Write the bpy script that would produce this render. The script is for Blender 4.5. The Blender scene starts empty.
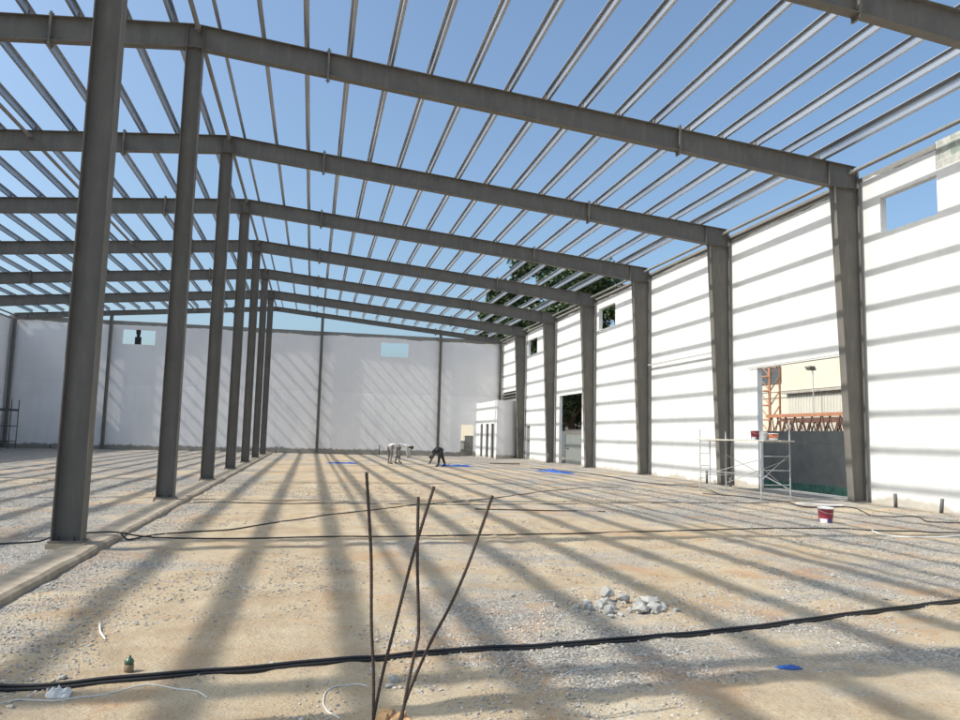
import bpy, bmesh, math, random
from mathutils import Vector, Matrix, noise
random.seed(7)
R = math.radians
S = bpy.context.scene
COL = S.collection

# ------------------------------------------------------------------ materials
def nodes(name):
    m = bpy.data.materials.new(name); m.use_nodes = True
    nt = m.node_tree; b = nt.nodes['Principled BSDF']
    return m, nt, b
def N(nt, t, **kw):
    n = nt.nodes.new(t)
    for k, v in kw.items():
        if k in n.inputs: n.inputs[k].default_value = v
        else: setattr(n, k, v)
    return n
def L(nt, a, b): nt.links.new(a, b)
def ramp(nt, fac, stops, interp='LINEAR'):
    r = nt.nodes.new('ShaderNodeValToRGB'); r.color_ramp.interpolation = interp
    e = r.color_ramp.elements
    e[0].position, e[0].color = stops[0][0], (*stops[0][1], 1)
    e[1].position, e[1].color = stops[-1][0], (*stops[-1][1], 1)
    for p, c in stops[1:-1]:
        x = e.new(p); x.color = (*c, 1)
    L(nt, fac, r.inputs[0]); return r
def mix(nt, fac, a, b, mode='MIX'):
    m = nt.nodes.new('ShaderNodeMix'); m.data_type = 'RGBA'; m.blend_type = mode
    for s, v in ((m.inputs[0], fac), (m.inputs[6], a), (m.inputs[7], b)):
        if isinstance(v, (int, float)): s.default_value = v
        elif isinstance(v, tuple): s.default_value = (*v, 1)
        else: L(nt, v, s)
    return m.outputs[2]
def math_(nt, op, a, b=0.0, clamp=False):
    m = nt.nodes.new('ShaderNodeMath'); m.operation = op; m.use_clamp = clamp
    for s, v in ((m.inputs[0], a), (m.inputs[1], b)):
        if isinstance(v, (int, float)): s.default_value = v
        else: L(nt, v, s)
    return m.outputs[0]
def geo(nt): return nt.nodes.new('ShaderNodeNewGeometry').outputs['Position']
def noi(nt, vec, scale, detail=4, rough=.55, dist=0):
    n = N(nt, 'ShaderNodeTexNoise', Scale=scale, Detail=detail, Roughness=rough, Distortion=dist)
    L(nt, vec, n.inputs['Vector']); return n.outputs[0]
def mapv(nt, vec, sc):
    m = nt.nodes.new('ShaderNodeMapping'); m.inputs['Scale'].default_value = sc
    L(nt, vec, m.inputs[0]); return m.outputs[0]
def bump(nt, b, h, strength=.3, dist=.02):
    n = N(nt, 'ShaderNodeBump', Strength=strength, Distance=dist); L(nt, h, n.inputs['Height'])
    L(nt, n.outputs[0], b.inputs['Normal'])
def sc(c, k): return tuple(min(1, x*k) for x in c)

def simple(name, col, rough=.7, metal=0, var=.25, scale=6, bs=0.0, obj=False):
    m, nt, b = nodes(name)
    g = nt.nodes.new('ShaderNodeTexCoord').outputs['Object'] if obj else geo(nt)
    n = noi(nt, g, scale, 5, .6)
    r = ramp(nt, n, [(.25, sc(col, 1-var)), (.75, sc(col, 1+var))])
    L(nt, r.outputs[0], b.inputs['Base Color'])
    b.inputs['Roughness'].default_value = rough; b.inputs['Metallic'].default_value = metal
    if bs: bump(nt, b, n, bs, .01)
    return m

def steel_mat(name, base=(.140, .131, .115)):
    m, nt, b = nodes(name); g = geo(nt)
    n1 = noi(nt, g, 1.3, 5, .6); n2 = noi(nt, mapv(nt, g, (9, 9, 1.2)), 1.0, 4, .6); n3 = noi(nt, g, 28, 3, .6)
    c = ramp(nt, n1, [(.3, sc(base, .82)), (.7, sc(base, 1.15))]).outputs[0]
    c = mix(nt, ramp(nt, n2, [(.5, (0, 0, 0)), (.8, (.45, .45, .45))]).outputs[0], c, (.25, .23, .195))   # dust runs
    c = mix(nt, ramp(nt, n3, [(.66, (0, 0, 0)), (.74, (.6, .6, .6))]).outputs[0], c, (.12, .10, .085))    # scuffs
    n4 = noi(nt, mapv(nt, g, (2.2, 2.2, 1.1)), 1.7, 6, .75)
    c = mix(nt, ramp(nt, n4, [(.60, (0,)*3), (.72, (.55,)*3)]).outputs[0], c, (.115, .075, .05))     # rust bloom
    L(nt, c, b.inputs['Base Color']); b.inputs['Roughness'].default_value = .55
    L(nt, ramp(nt, n1, [(.3, (.62,)*3), (.7, (.8,)*3)]).outputs[0], b.inputs['Roughness'])
    bump(nt, b, n3, .05, .003)
    return m
def galv_mat():
    m, nt, b = nodes('galvanised steel'); g = geo(nt)
    n1 = noi(nt, mapv(nt, g, (2, .25, 2)), 1.5, 3, .5)
    L(nt, ramp(nt, n1, [(.3, (.34, .365, .41)), (.7, (.47, .485, .51))]).outputs[0], b.inputs['Base Color'])
    b.inputs['Metallic'].default_value = .7
    L(nt, ramp(nt, n1, [(.3, (.36,)*3), (.7, (.48,)*3)]).outputs[0], b.inputs['Roughness'])
    return m
def plaster_mat(name, base, top=None, foot=True, dirt=.5, seam=None, footcol=(.30, .285, .25), bs=.25):
    m, nt, b = nodes(name); g = geo(nt)
    sep = nt.nodes.new('ShaderNodeSeparateXYZ'); L(nt, g, sep.inputs[0])
    n1 = noi(nt, g, .45, 5, .6); n2 = noi(nt, mapv(nt, g, (1.6, 1.6, .18)), 1.0, 6, .65); n3 = noi(nt, g, 5, 6, .65); n4 = noi(nt, g, 40, 3, .6)
    c = ramp(nt, n1, [(.3, sc(base, .93)), (.7, sc(base, 1.04))]).outputs[0]
    c = mix(nt, ramp(nt, n2, [(.48, (0,)*3), (.75, (dirt,)*3)]).outputs[0], c, sc(base, .78))
    c = mix(nt, ramp(nt, n3, [(.58, (0,)*3), (.78, (dirt*.5,)*3)]).outputs[0], c, (base[0]*.82, base[1]*.80, base[2]*.76))
    wv = math_(nt, 'MULTIPLY_ADD', noi(nt, g, .55, 5, .7), 1.0); nt.nodes[-1].inputs[2].default_value = 0
    if seam:                              # day joint of the render: faint horizontal line
        d = math_(nt, 'ABSOLUTE', math_(nt, 'ADD', sep.outputs[2], math_(nt, 'MULTIPLY_ADD', n1, .1), ))
        d = math_(nt, 'ABSOLUTE', math_(nt, 'SUBTRACT', sep.outputs[2], seam))
        c = mix(nt, math_(nt, 'LESS_THAN', d, .035), c, sc(base, .9))
        c = mix(nt, math_(nt, 'MULTIPLY', math_(nt, 'GREATER_THAN', sep.outputs[2], seam), .5), c, sc(base, .9))
    if foot:
        h = math_(nt, 'ADD', math_(nt, 'MULTIPLY', n3, .30), math_(nt, 'MULTIPLY', noi(nt, mapv(nt, g, (1, 1, .3)), .38, 5, .7), .95))
        f = math_(nt, 'SUBTRACT', math_(nt, 'SUBTRACT', h, foot), sep.outputs[2])
        f = ramp(nt, math_(nt, 'ADD', math_(nt, 'MULTIPLY', f, 5), .5), [(.2, (0,)*3), (.8, (1,)*3)]).outputs[0]
        c = mix(nt, f, c, mix(nt, n3, sc(footcol, .75), sc(footcol, 1.2)))
    if top:
        f = math_(nt, 'GREATER_THAN', math_(nt, 'ADD', sep.outputs[2], math_(nt, 'MULTIPLY', n1, .5)), top)
        c = mix(nt, f, c, mix(nt, n3, (.17, .17, .16), (.30, .29, .27)))
    L(nt, c, b.inputs['Base Color']); b.inputs['Roughness'].default_value = .85
    bump(nt, b, math_(nt, 'ADD', n4, math_(nt, 'MULTIPLY', n3, 1.5)), bs, .006)
    return m
def ground_mat():
    m, nt, b = nodes('sand and crushed stone'); g = geo(nt)
    sep = nt.nodes.new('ShaderNodeSeparateXYZ'); L(nt, g, sep.inputs[0]); X, Y = sep.outputs[0], sep.outputs[1]
    n1 = noi(nt, g, .28, 6, .62, .4); n2 = noi(nt, g, 1.4, 6, .65); n3 = noi(nt, g, 9, 6, .7); n4 = noi(nt, g, 45, 5, .7); n5 = noi(nt, mapv(nt, g, (.5, 2.2, 1)), .9, 6, .6)
    sand = ramp(nt, n2, [(.28, (.40, .275, .15)), (.5, (.49, .375, .23)), (.72, (.56, .465, .315))]).outputs[0]
    grav = ramp(nt, n3, [(.3, (.30, .285, .26)), (.5, (.44, .42, .385)), (.72, (.58, .56, .52))]).outputs[0]
    # where the crushed stone lies: strip beside the beam, right side, patches
    strip = math_(nt, 'MULTIPLY', math_(nt, 'LESS_THAN', math_(nt, 'ABSOLUTE', math_(nt, 'SUBTRACT', X, .95)), 1.0), .17)
    sx = N(nt, 'ShaderNodeMapRange'); L(nt, X, sx.inputs[0]); sx.inputs[1].default_value = .2; sx.inputs[2].default_value = 1.9; sx.inputs[3].default_value = .17; sx.inputs[4].default_value = -.06
    rt = N(nt, 'ShaderNodeMapRange'); L(nt, X, rt.inputs[0]); rt.inputs[1].default_value = 4.2; rt.inputs[2].default_value = 15; rt.inputs[3].default_value = 0; rt.inputs[4].default_value = .20
    far = N(nt, 'ShaderNodeMapRange'); L(nt, Y, far.inputs[0]); far.inputs[1].default_value = 38; far.inputs[2].default_value = 58; far.inputs[3].default_value = 0; far.inputs[4].default_value = .12
    f = math_(nt, 'ADD', math_(nt, 'ADD', n1, math_(nt, 'MULTIPLY', n5, .5)), math_(nt, 'ADD', sx.outputs[0], rt.outputs[0]))
    vm = N(nt, 'ShaderNodeVectorMath', operation='DISTANCE'); L(nt, g, vm.inputs[0]); vm.inputs[1].default_value = (4.9, 6.1, -.1)
    nr = N(nt, 'ShaderNodeMapRange'); L(nt, vm.outputs['Value'], nr.inputs[0]); nr.inputs[1].default_value = .4; nr.inputs[2].default_value = 2.2; nr.inputs[3].default_value = .22; nr.inputs[4].default_value = 0
    f = math_(nt, 'ADD', f, nr.outputs[0])
    f = math_(nt, 'ADD', f, math_(nt, 'MULTIPLY', math_(nt, 'SUBTRACT', n3, .5), .35)); f = math_(nt, 'ADD', f, far.outputs[0])
    fac = ramp(nt, f, [(.74, (0,)*3), (.92, (.92,)*3)]).outputs[0]
    c = mix(nt, fac, sand, grav)
    fine = ramp(nt, n4, [(.32, (.42, .41, .39)), (.44, (.90,)*3), (.62, (1.0,)*3), (.75, (1.25, 1.22, 1.18))]).outputs[0]
    c = mix(nt, .8, c, fine, 'MULTIPLY')
    v = N(nt, 'ShaderNodeTexVoronoi', Scale=42, Randomness=1.0); L(nt, g, v.inputs['Vector'])
    bwn = nt.nodes.new('ShaderNodeRGBToBW'); L(nt, v.outputs['Color'], bwn.inputs[0])
    vc = ramp(nt, bwn.outputs[0], [(.2, (.35,)*3), (.45, (.85, .84, .82)), (.7, (1.12, 1.11, 1.08)), (.85, (1.35, 1.33, 1.3))]).outputs[0]
    c = mix(nt, math_(nt, 'MULTIPLY', fac, .75), c, vc, 'MULTIPLY')
    ed = ramp(nt, v.outputs['Distance'], [(.35, (1,)*3), (.7, (.45,)*3)]).outputs[0]
    c = mix(nt, math_(nt, 'MULTIPLY', fac, .6), c, ed, 'MULTIPLY')
    hs = nt.nodes.new('ShaderNodeHueSaturation'); hs.inputs['Saturation'].default_value = .9; L(nt, c, hs.inputs['Color'])
    # orange clay stains and darker trodden, damp patches
    n6 = noi(nt, g, .75, 5, .7, .8); n7 = noi(nt, mapv(nt, g, (1.6, .35, 1)), .8, 5, .65)
    c2 = mix(nt, ramp(nt, n6, [(.52, (0,)*3), (.68, (.7,)*3)]).outputs[0], hs.outputs[0], (.43, .245, .12))
    c2 = mix(nt, ramp(nt, n7, [(.54, (0,)*3), (.72, (.55,)*3)]).outputs[0], c2, mix(nt, .62, c2, (.17, .15, .125)))
    L(nt, c2, b.inputs['Base Color']); b.inputs['Roughness'].default_value = .95
    h = math_(nt, 'ADD', math_(nt, 'MULTIPLY', n4, .5), n3)
    h = math_(nt, 'ADD', h, math_(nt, 'MULTIPLY', math_(nt, 'MULTIPLY', v.outputs['Distance'], fac), -.7))
    bump(nt, b, h, .9, .035)
    return m
def stone_mat():
    m, nt, b = nodes('loose stones')
    gi = nt.nodes.new('ShaderNodeNewGeometry')
    n = noi(nt, gi.outputs['Position'], 60, 3, .6)
    c = ramp(nt, gi.outputs['Random Per Island'], [(0, (.20, .19, .175)), (.3, (.34, .32, .29)), (.6, (.42, .40, .365)), (.85, (.45, .38, .28)), (1, (.60, .58, .55))]).outputs[0]
    c = mix(nt, .5, c, ramp(nt, n, [(.3, (.6,)*3), (.7, (1.3,)*3)]).outputs[0], 'MULTIPLY')
    L(nt, c, b.inputs['Base Color']); b.inputs['Roughness'].default_value = .9
    return m
def leaf_mat():
    m, nt, b = nodes('leaves')
    gi = nt.nodes.new('ShaderNodeNewGeometry')
    n = noi(nt, gi.outputs['Position'], .6, 3, .6)
    c = ramp(nt, gi.outputs['Random Per Island'], [(0, (.022, .045, .016)), (.6, (.05, .085, .03)), (1, (.10, .13, .045))]).outputs[0]
    c = mix(nt, .6, c, ramp(nt, n, [(.3, (.6,)*3), (.7, (1.4,)*3)]).outputs[0], 'MULTIPLY')
    L(nt, c, b.inputs['Base Color']); b.inputs['Roughness'].default_value = .5
    return m
def blocks_mat():
    m, nt, b = nodes('bare block courses'); g = geo(nt)
    mp = nt.nodes.new('ShaderNodeMapping'); mp.inputs['Rotation'].default_value = (0, R(90), R(90)); L(nt, g, mp.inputs[0])
    sep = nt.nodes.new('ShaderNodeSeparateXYZ'); L(nt, g, sep.inputs[0])
    cb = nt.nodes.new('ShaderNodeCombineXYZ'); L(nt, sep.outputs[1], cb.inputs[0]); L(nt, sep.outputs[2], cb.inputs[1])
    br = N(nt, 'ShaderNodeTexBrick', Scale=1.0, **{'Mortar Size': .012, 'Brick Width': .4, 'Row Height': .2}); L(nt, cb.outputs[0], br.inputs['Vector'])
    br.inputs['Color1'].default_value = (.36, .36, .33, 1); br.inputs['Color2'].default_value = (.20, .27, .22, 1); br.inputs['Mortar'].default_value = (.5, .49, .46, 1)
    n = noi(nt, g, 2.5, 6, .7)
    c = mix(nt, ramp(nt, n, [(.45, (0,)*3), (.6, (.75,)*3)]).outputs[0], br.outputs[0], (.55, .54, .50))
    L(nt, c, b.inputs['Base Color']); b.inputs['Roughness'].default_value = .9
    bump(nt, b, br.outputs['Fac'], -.3, .01)
    return m
def rust_mat(name, a, b_, scale=18):
    m, nt, b = nodes(name); g = geo(nt)
    n = noi(nt, g, scale, 5, .7)
    L(nt, ramp(nt, n, [(.3, a), (.7, b_)]).outputs[0], b.inputs['Base Color']); b.inputs['Roughness'].default_value = .8
    bump(nt, b, n, .3, .002); return m

M = dict(
    steel=steel_mat('grey primer steel'), steel_end=steel_mat('grey primer steel dusty', (.21, .20, .185)), galv=galv_mat(),
    white=plaster_mat('white plaster', (.70, .70, .69), top=9.58, foot=.54, dirt=.5, footcol=(.46, .43, .37), bs=.12),
    endw=plaster_mat('grey white plaster', (.86, .85, .845), top=9.62, foot=.34, dirt=.4, seam=4.9, bs=.04),
    curved=plaster_mat('pale plaster', (.68, .67, .67), foot=.40, dirt=.3),
    outer=plaster_mat('outer wall paint', (.80, .80, .78), foot=False, dirt=.4),
    cement=simple('cement', (.33, .31, .275), .9, var=.3, scale=3, bs=.4), beam=simple('concrete beam', (.38, .315, .235), .9, var=.4, scale=4, bs=.5),
    cream=simple('cream cladding', (.58, .53, .42), .8, var=.06, scale=.6), rib=simple('cream ribbed sheet', (.54, .52, .45), .6, var=.08, scale=1),
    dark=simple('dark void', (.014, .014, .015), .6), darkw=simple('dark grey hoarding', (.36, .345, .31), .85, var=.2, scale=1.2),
    green=simple('green plinth', (.15, .33, .25), .8, var=.5, scale=5), gdoor=simple('grey door paint', (.20, .215, .205), .5, var=.1, scale=2),
    ground=ground_mat(), stone=stone_mat(), leaf=leaf_mat(), bark=simple('bark', (.12, .09, .065), .9, bs=.5), blocks=blocks_mat(),
    rebar=rust_mat('rusty rebar', (.028, .02, .017), (.075, .046, .034), 60), orange=rust_mat('orange red oxide steel', (.40, .17, .09), (.55, .27, .16), 3),
    rusty=rust_mat('dark rusty steel', (.07, .05, .045), (.24, .12, .08), 1.5),
    cable=simple('black cable', (.018, .018, .019), .45, var=.3, scale=20), silver=simple('scaffold zinc', (.55, .55, .54), .45, metal=.3, var=.2, scale=15),
    board=simple('scaffold board', (.50, .47, .41), .8, var=.25, scale=8), dsteel=simple('dark scaffold', (.10, .10, .10), .6, var=.3, scale=9),
    red=simple('bucket red', (.26, .03, .055), .35, var=.1, scale=20), bwhite=simple('bucket white', (.74, .74, .74), .35, var=.05, scale=9), navy=simple('bucket navy', (.10, .07, .22), .35),
    borange=simple('bucket orange', (.60, .17, .06), .4), blue=simple('blue tarp', (.015, .085, .36), .5, var=.4, scale=9), scrap=simple('blue scrap', (.02, .09, .34), .6, var=.3, scale=40),
    plastic=simple('clear dirty plastic', (.68, .67, .65), .3, var=.15, scale=40), wire=simple('white wire', (.70, .70, .68), .5, var=.1, scale=20),
    gglass=simple('green bottle', (.05, .10, .06), .3), tan=simple('cardboard brown', (.22, .16, .10), .9), pale=simple('broken concrete', (.36, .35, .325), .95, var=.2, scale=14, bs=.8),
    clay=simple('orange clay', (.46, .28, .14), .95, var=.35, scale=20, bs=.8), window=simple('window glass', (.10, .12, .13), .15),
    skin=simple('skin', (.12, .068, .045), .6, var=.1), hair=simple('black hair', (.012, .011, .010), .6), shirt=simple('white shirt', (.74, .73, .70), .85, var=.12, scale=9),
    trou=simple('grey trousers', (.24, .22, .21), .9, var=.2, scale=9), black=simple('dark clothes', (.03, .034, .036), .9, var=.4, scale=9), shoe=simple('black shoe', (.015, .015, .015), .6),
)

# ------------------------------------------------------------------ helpers
class MB:
    def __init__(s): s.v = []; s.f = []; s.m = []
    def add(s, v, f, mi=0):
        o = len(s.v); s.v += [tuple(x) for x in v]; s.f += [tuple(i+o for i in q) for q in f]; s.m += [mi]*len(f); return s
    def box(s, a, b, mi=0):
        (x0, y0, z0), (x1, y1, z1) = a, b
        v = [(x0,y0,z0),(x1,y0,z0),(x1,y1,z0),(x0,y1,z0),(x0,y0,z1),(x1,y0,z1),(x1,y1,z1),(x0,y1,z1)]
        return s.add(v, [(0,3,2,1),(4,5,6,7),(0,1,5,4),(1,2,6,5),(2,3,7,6),(3,0,4,7)], mi)
    def prism_y(s, poly, y0, y1, mi=0):           # poly in x,z (counter-clockwise seen from -y)
        n = len(poly); v = [(x, y0, z) for x, z in poly]+[(x, y1, z) for x, z in poly]
        return s.add(v, [tuple(range(n)), tuple(range(2*n-1, n-1, -1))]+[(i, i+n, (i+1) % n+n, (i+1) % n) for i in range(n)], mi)
    def prism_z(s, poly, z0, z1, mi=0):
        n = len(poly); v = [(x, y, z0) for x, y in poly]+[(x, y, z1) for x, y in poly]
        return s.add(v, [tuple(range(n-1, -1, -1)), tuple(range(n, 2*n))]+[(i, (i+1) % n, (i+1) % n+n, i+n) for i in range(n)], mi)
    def tube(s, pts, r, n=8, cap=True, mi=0):
        pts = [Vector(p) for p in pts]; rs = r if isinstance(r, (list, tuple)) else [r]*len(pts)
        v = []; f = []; up = None
        for i, p in enumerate(pts):
            d = (pts[min(i+1, len(pts)-1)]-pts[max(i-1, 0)]).normalized()
            if up is None: up = Vector((0, 0, 1)) if abs(d.z) < .9 else Vector((1, 0, 0))
            a = d.cross(up).normalized(); up = a.cross(d).normalized()
            for k in range(n):
                t = 2*math.pi*k/n; v.append(p+(a*math.cos(t)+up*math.sin(t))*rs[i])
        for i in range(len(pts)-1):
            for k in range(n):
                q = i*n+k; w = i*n+(k+1) % n; f.append((q, q+n, w+n, w))
        if cap: f.append(tuple(range(n))); f.append(tuple(range(len(pts)*n-1, (len(pts)-1)*n-1, -1)))
        return s.add(v, f, mi)
    def bar(s, a, b, w, h=None, mi=0):            # square bar
        a, b = Vector(a), Vector(b); h = h or w; d = (b-a).normalized()
        u = Vector((0, 0, 1)) if abs(d.z) < .95 else Vector((1, 0, 0)); x = d.cross(u).normalized()*w/2; y = x.cross(d).normalized()*h/2
        v = [a-x-y, a+x-y, a+x+y, a-x+y, b-x-y, b+x-y, b+x+y, b-x+y]
        return s.add(v, [(0,1,2,3),(7,6,5,4),(0,4,5,1),(1,5,6,2),(2,6,7,3),(3,7,4,0)], mi)
    def lathe(s, prof, c=(0, 0, 0), n=24, mi=0):
        v = []; f = []
        for r, z in prof:
            for k in range(n):
                t = 2*math.pi*k/n; v.append((c[0]+r*math.cos(t), c[1]+r*math.sin(t), c[2]+z))
        for i in range(len(prof)-1):
            for k in range(n): f.append((i*n+k, i*n+(k+1) % n, (i+1)*n+(k+1) % n, (i+1)*n+k))
        return s.add(v, f, mi)
    def build(s, name, mats, parent=None, smooth=False, loc=None):
        me = bpy.data.meshes.new(name); me.from_pydata(s.v, [], s.f)
        for m in (mats if isinstance(mats, (list, tuple)) else [mats]): me.materials.append(m)
        if any(s.m): me.polygons.foreach_set('material_index', s.m)
        me.update()
        bm = bmesh.new(); bm.from_mesh(me); bmesh.ops.recalc_face_normals(bm, faces=bm.faces); bm.to_mesh(me); bm.free()
        if smooth: me.polygons.foreach_set('use_smooth', [True]*len(me.polygons))
        o = bpy.data.objects.new(name, me); COL.objects.link(o)
        if loc: o.location = loc
        if parent: o.parent = parent
        return o
def tag(o, label, cat, group=None):
    o['label'] = label; o['category'] = cat
    if group: o['group'] = group
    return o
def thing(name, label, cat, loc=(0, 0, 0), group=None, rz=0):
    o = bpy.data.objects.new(name, None); COL.objects.link(o); o.location = loc; o.rotation_euler.z = rz
    o.empty_display_size = .2
    return tag(o, label, cat, group)
def struct(o): o['kind'] = 'structure'; return o
def dup(root, loc, label, group=None, rz=None):
    r = root.copy(); COL.objects.link(r); r.location = loc; r['label'] = label
    if group: r['group'] = group
    if rz is not None: r.rotation_euler.z = rz
    for ch in list(root.children):
        c = ch.copy(); COL.objects.link(c); c.parent = r
        for g in ch.children:
            d = g.copy(); COL.objects.link(d); d.parent = c
    return r
ORD = ['first','second','third','fourth','fifth','sixth','seventh','eighth','ninth','tenth','eleventh','twelfth','thirteenth','fourteenth','fifteenth','sixteenth','seventeenth']

# ------------------------------------------------------------------ layout numbers
W = 18.66; Y1 = 18.39; SP = 6.99
FY = [Y1+(k-1)*SP for k in range(-1, 8)]           # frames -1 .. 7
RT = lambda x: 11.45-.088*abs(x)                   # rafter top
YE = 60.52                                         # end wall face
XR = 18.78                                         # right wall face

def smooth01(a, b, x):
    t = max(0, min(1, (x-a)/(b-a))); return t*t*(3-2*t)
def gz(x, y):
    z = -.12+.10*smooth01(15.5, 18.2, x)
    if x < -.1: z = -.07
    if 19.2 < x < 26: z = -.02-.33*smooth01(19.3, 20.6, x)+.23*smooth01(24, 25.8, x)
    elif x >= 26: z = -.12
    if 3 < y < 62 and -12 < x < 18.6:
        k = 1-smooth01(25, 45, y)*.6
        z += (.026*noise.noise(Vector((x*.9, y*.9, 0)))+.018*noise.noise(Vector((x*3.1, y*3.1, 4)))+.010*noise.noise(Vector((x*9, y*9, 8))))*k
        for off in (0, 1.65):                       # shallow wheel ruts curving across the floor
            u = x-(2.2+.16*y+.8*math.sin(y*.16)+off); z -= .022*math.exp(-(u/.13)**2)*k*(.6+.4*math.sin(y*9)); z += .010*math.exp(-((abs(u)-.22)/.08)**2)*k
        z += .016*max(0, noise.noise(Vector((x*1.9, y*1.9, 20)))-.1)*k
        if .2 < x < 1.6: z += .02*math.sin((x-.2)/1.4*math.pi)
        d = math.hypot(x-3.7, (y-4.3)*1.0)
        z += .03*math.exp(-(d/.35)**2)
    return z

# ------------------------------------------------------------------ ground
xs = [-1500, -600, -200, -80, -40, -28, -22]; x = -20
while x < -2: xs.append(x); x += .45
while x < 11: xs.append(x); x += .075
while x < 19: xs.append(x); x += .16
xs += [19.3, 19.6, 20, 20.6, 21.5, 22.5, 24, 25, 25.8, 27, 32, 45, 80, 200, 600, 1500]
ys = [-1500, -400, -100, -30, -10, -2, 1, 2.2]; y = 3.0
while y < 64: ys.append(y); y += max(.055, (y-3)*.0155)
ys += [66, 72, 90, 140, 300, 800, 2000]
g = MB(); nx = len(xs)
g.v = [(x, y, gz(x, y)) for y in ys for x in xs]
g.f = [(j*nx+i, j*nx+i+1, (j+1)*nx+i+1, (j+1)*nx+i) for j in range(len(ys)-1) for i in range(nx-1)]
g.m = [0]*len(g.f)
struct(g.build('ground', M['ground'], smooth=True))

# loose stones (uncountable): one object
def ico():
    t = (1+5**.5)/2
    v = [Vector(p).normalized() for p in [(-1,t,0),(1,t,0),(-1,-t,0),(1,-t,0),(0,-1,t),(0,1,t),(0,-1,-t),(0,1,-t),(t,0,-1),(t,0,1),(-t,0,-1),(-t,0,1)]]
    f = [(0,11,5),(0,5,1),(0,1,7),(0,7,10),(0,10,11),(1,5,9),(5,11,4),(11,10,2),(10,7,6),(7,1,8),(3,9,4),(3,4,2),(3,2,6),(3,6,8),(3,8,9),(4,9,5),(2,4,11),(6,2,10),(8,6,7),(9,8,1)]
    return v, f
IV, IF = ico()
OV = [Vector(p) for p in ((1,0,0),(-1,0,0),(0,1,0),(0,-1,0),(0,0,1),(0,0,-1))]; OF = [(0,2,4),(2,1,4),(1,3,4),(3,0,4),(2,0,5),(1,2,5),(3,1,5),(0,3,5)]
def stone(mb, c, r, mi=0, flat=.7, oct_=False):
    q = Matrix.Rotation(random.uniform(0, 6.28), 3, 'Z') @ Matrix.Rotation(random.uniform(0, 6.28), 3, 'X')
    s3 = Vector((random.uniform(.7, 1.3), random.uniform(.6, 1.1), random.uniform(.5, .9)))
    vv = []
    for p in (OV if oct_ else IV):
        p = p*random.uniform(.78, 1.15); p = Vector((p.x*s3.x, p.y*s3.y, p.z*s3.z)); p = q @ p
        vv.append((c[0]+p.x*r, c[1]+p.y*r, c[2]+p.z*r*flat))
    mb.add(vv, OF if oct_ else IF, mi)
st = MB()
def gravel_density(x, y):
    d = .16+1.5*noise.noise(Vector((x*.45, y*.3, 3.3)))+1.1*noise.noise(Vector((x*1.7, y*1.7, 1)))
    if .3 < x < 1.9: d += .75*(1.9-x)/1.0
    d += .9*max(0, 1-math.hypot(x-4.9, y-6.1)/2.0)
    if x > 5: d += .35*min(1, (x-5)/6)
    return d
cnt = 0
while cnt < 80000:
    u = random.random(); y = 3.4+ (u**2.0)*22
    half = .75*y+1.2; x = 3.2+.224*y+random.uniform(-half, half)
    if x > 18 or (-.45 < x < .5): continue
    if random.random() > gravel_density(x, y): continue
    s_ = random.random()**3
    r = (.0035+.011*s_+.0004*y)*(1.7 if random.random() < .02 else 1)
    stone(st, (x, y, gz(x, y)+r*.2), r, oct_=r < .009); cnt += 1
so = st.build('gravel', M['stone']); so['kind'] = 'stuff'; so['label'] = 'loose crushed stone scattered over the sandy floor'

# ------------------------------------------------------------------ walls
def wall_cells(axis, a0, a1, z0, z1, p0, p1, holes, mb, mi=0):
    """axis 'y': wall runs along y, faces at x=p0,p1; axis 'x': runs along x, faces at y=p0,p1"""
    A = sorted({a0, a1}|{h[0] for h in holes}|{h[1] for h in holes}); Z = sorted({z0, z1}|{h[2] for h in holes}|{h[3] for h in holes})
    inside = lambda a, z: a0 < a < a1 and z0 < z < z1 and not any(h[0] < a < h[1] and h[2] < z < h[3] for h in holes)
    P = (lambda a, p, z: (p, a, z)) if axis == 'y' else (lambda a, p, z: (a, p, z))
    idx = {}
    def vi(a, p, z):
        k = (a, p, z)
        if k not in idx: idx[k] = len(mb.v); mb.v.append(P(a, p, z))
        return idx[k]
    def quad(*q): mb.f.append(tuple(vi(*t) for t in q)); mb.m.append(mi)
    for i in range(len(A)-1):
        for j in range(len(Z)-1):
            a, b, c, d = A[i], A[i+1], Z[j], Z[j+1]; ca, cz = (a+b)/2, (c+d)/2
            if not inside(ca, cz): continue
            for p in (p0, p1): quad((a, p, c), (b, p, c), (b, p, d), (a, p, d))
            if not inside(a-1e-4, cz): quad((a, p0, c), (a, p1, c), (a, p1, d), (a, p0, d))
            if not inside(b+1e-4, cz): quad((b, p0, c), (b, p1, c), (b, p1, d), (b, p0, d))
            if not inside(ca, c-1e-4): quad((a, p0, c), (b, p0, c), (b, p1, c), (a, p1, c))
            if not inside(ca, d+1e-4): quad((a, p0, d), (b, p0, d), (b, p1, d), (a, p1, d))
rw = thing('plaster_wall', 'long bright white plaster wall on the right crossed by purlin shadows', 'wall', (XR, 32, 0))
holes = [(15.65, 17.6, 7.62, 8.66), (36.6, 38.9, 7.68, 8.9), (50.7, 53.0, 7.65, 8.8), (18.95, 23.72, -.3, 4.28), (41.5, 45.6, -.3, 4.30), (52.15, 53.1, -.3, 2.42), (55.9, 60.1, 4.62, 5.25)]
mb = MB(); wall_cells('y', 15.63, YE-.01, -.4, 9.5, XR, XR+.2, [(15.63,)+holes[0][1:]]+holes[1:], mb)
rwo = mb.build('wall_body', M['white'], rw); rwo.matrix_parent_inverse = Matrix.Translation((-XR, -32, 0))
mb = MB(); mb.box((XR, 2.5, -.4), (XR+.2, 15.627, 8.78)); o = mb.build('wall_pier', M['white'], rw); o.matrix_parent_inverse = Matrix.Translation((-XR, -32, 0))
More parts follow.
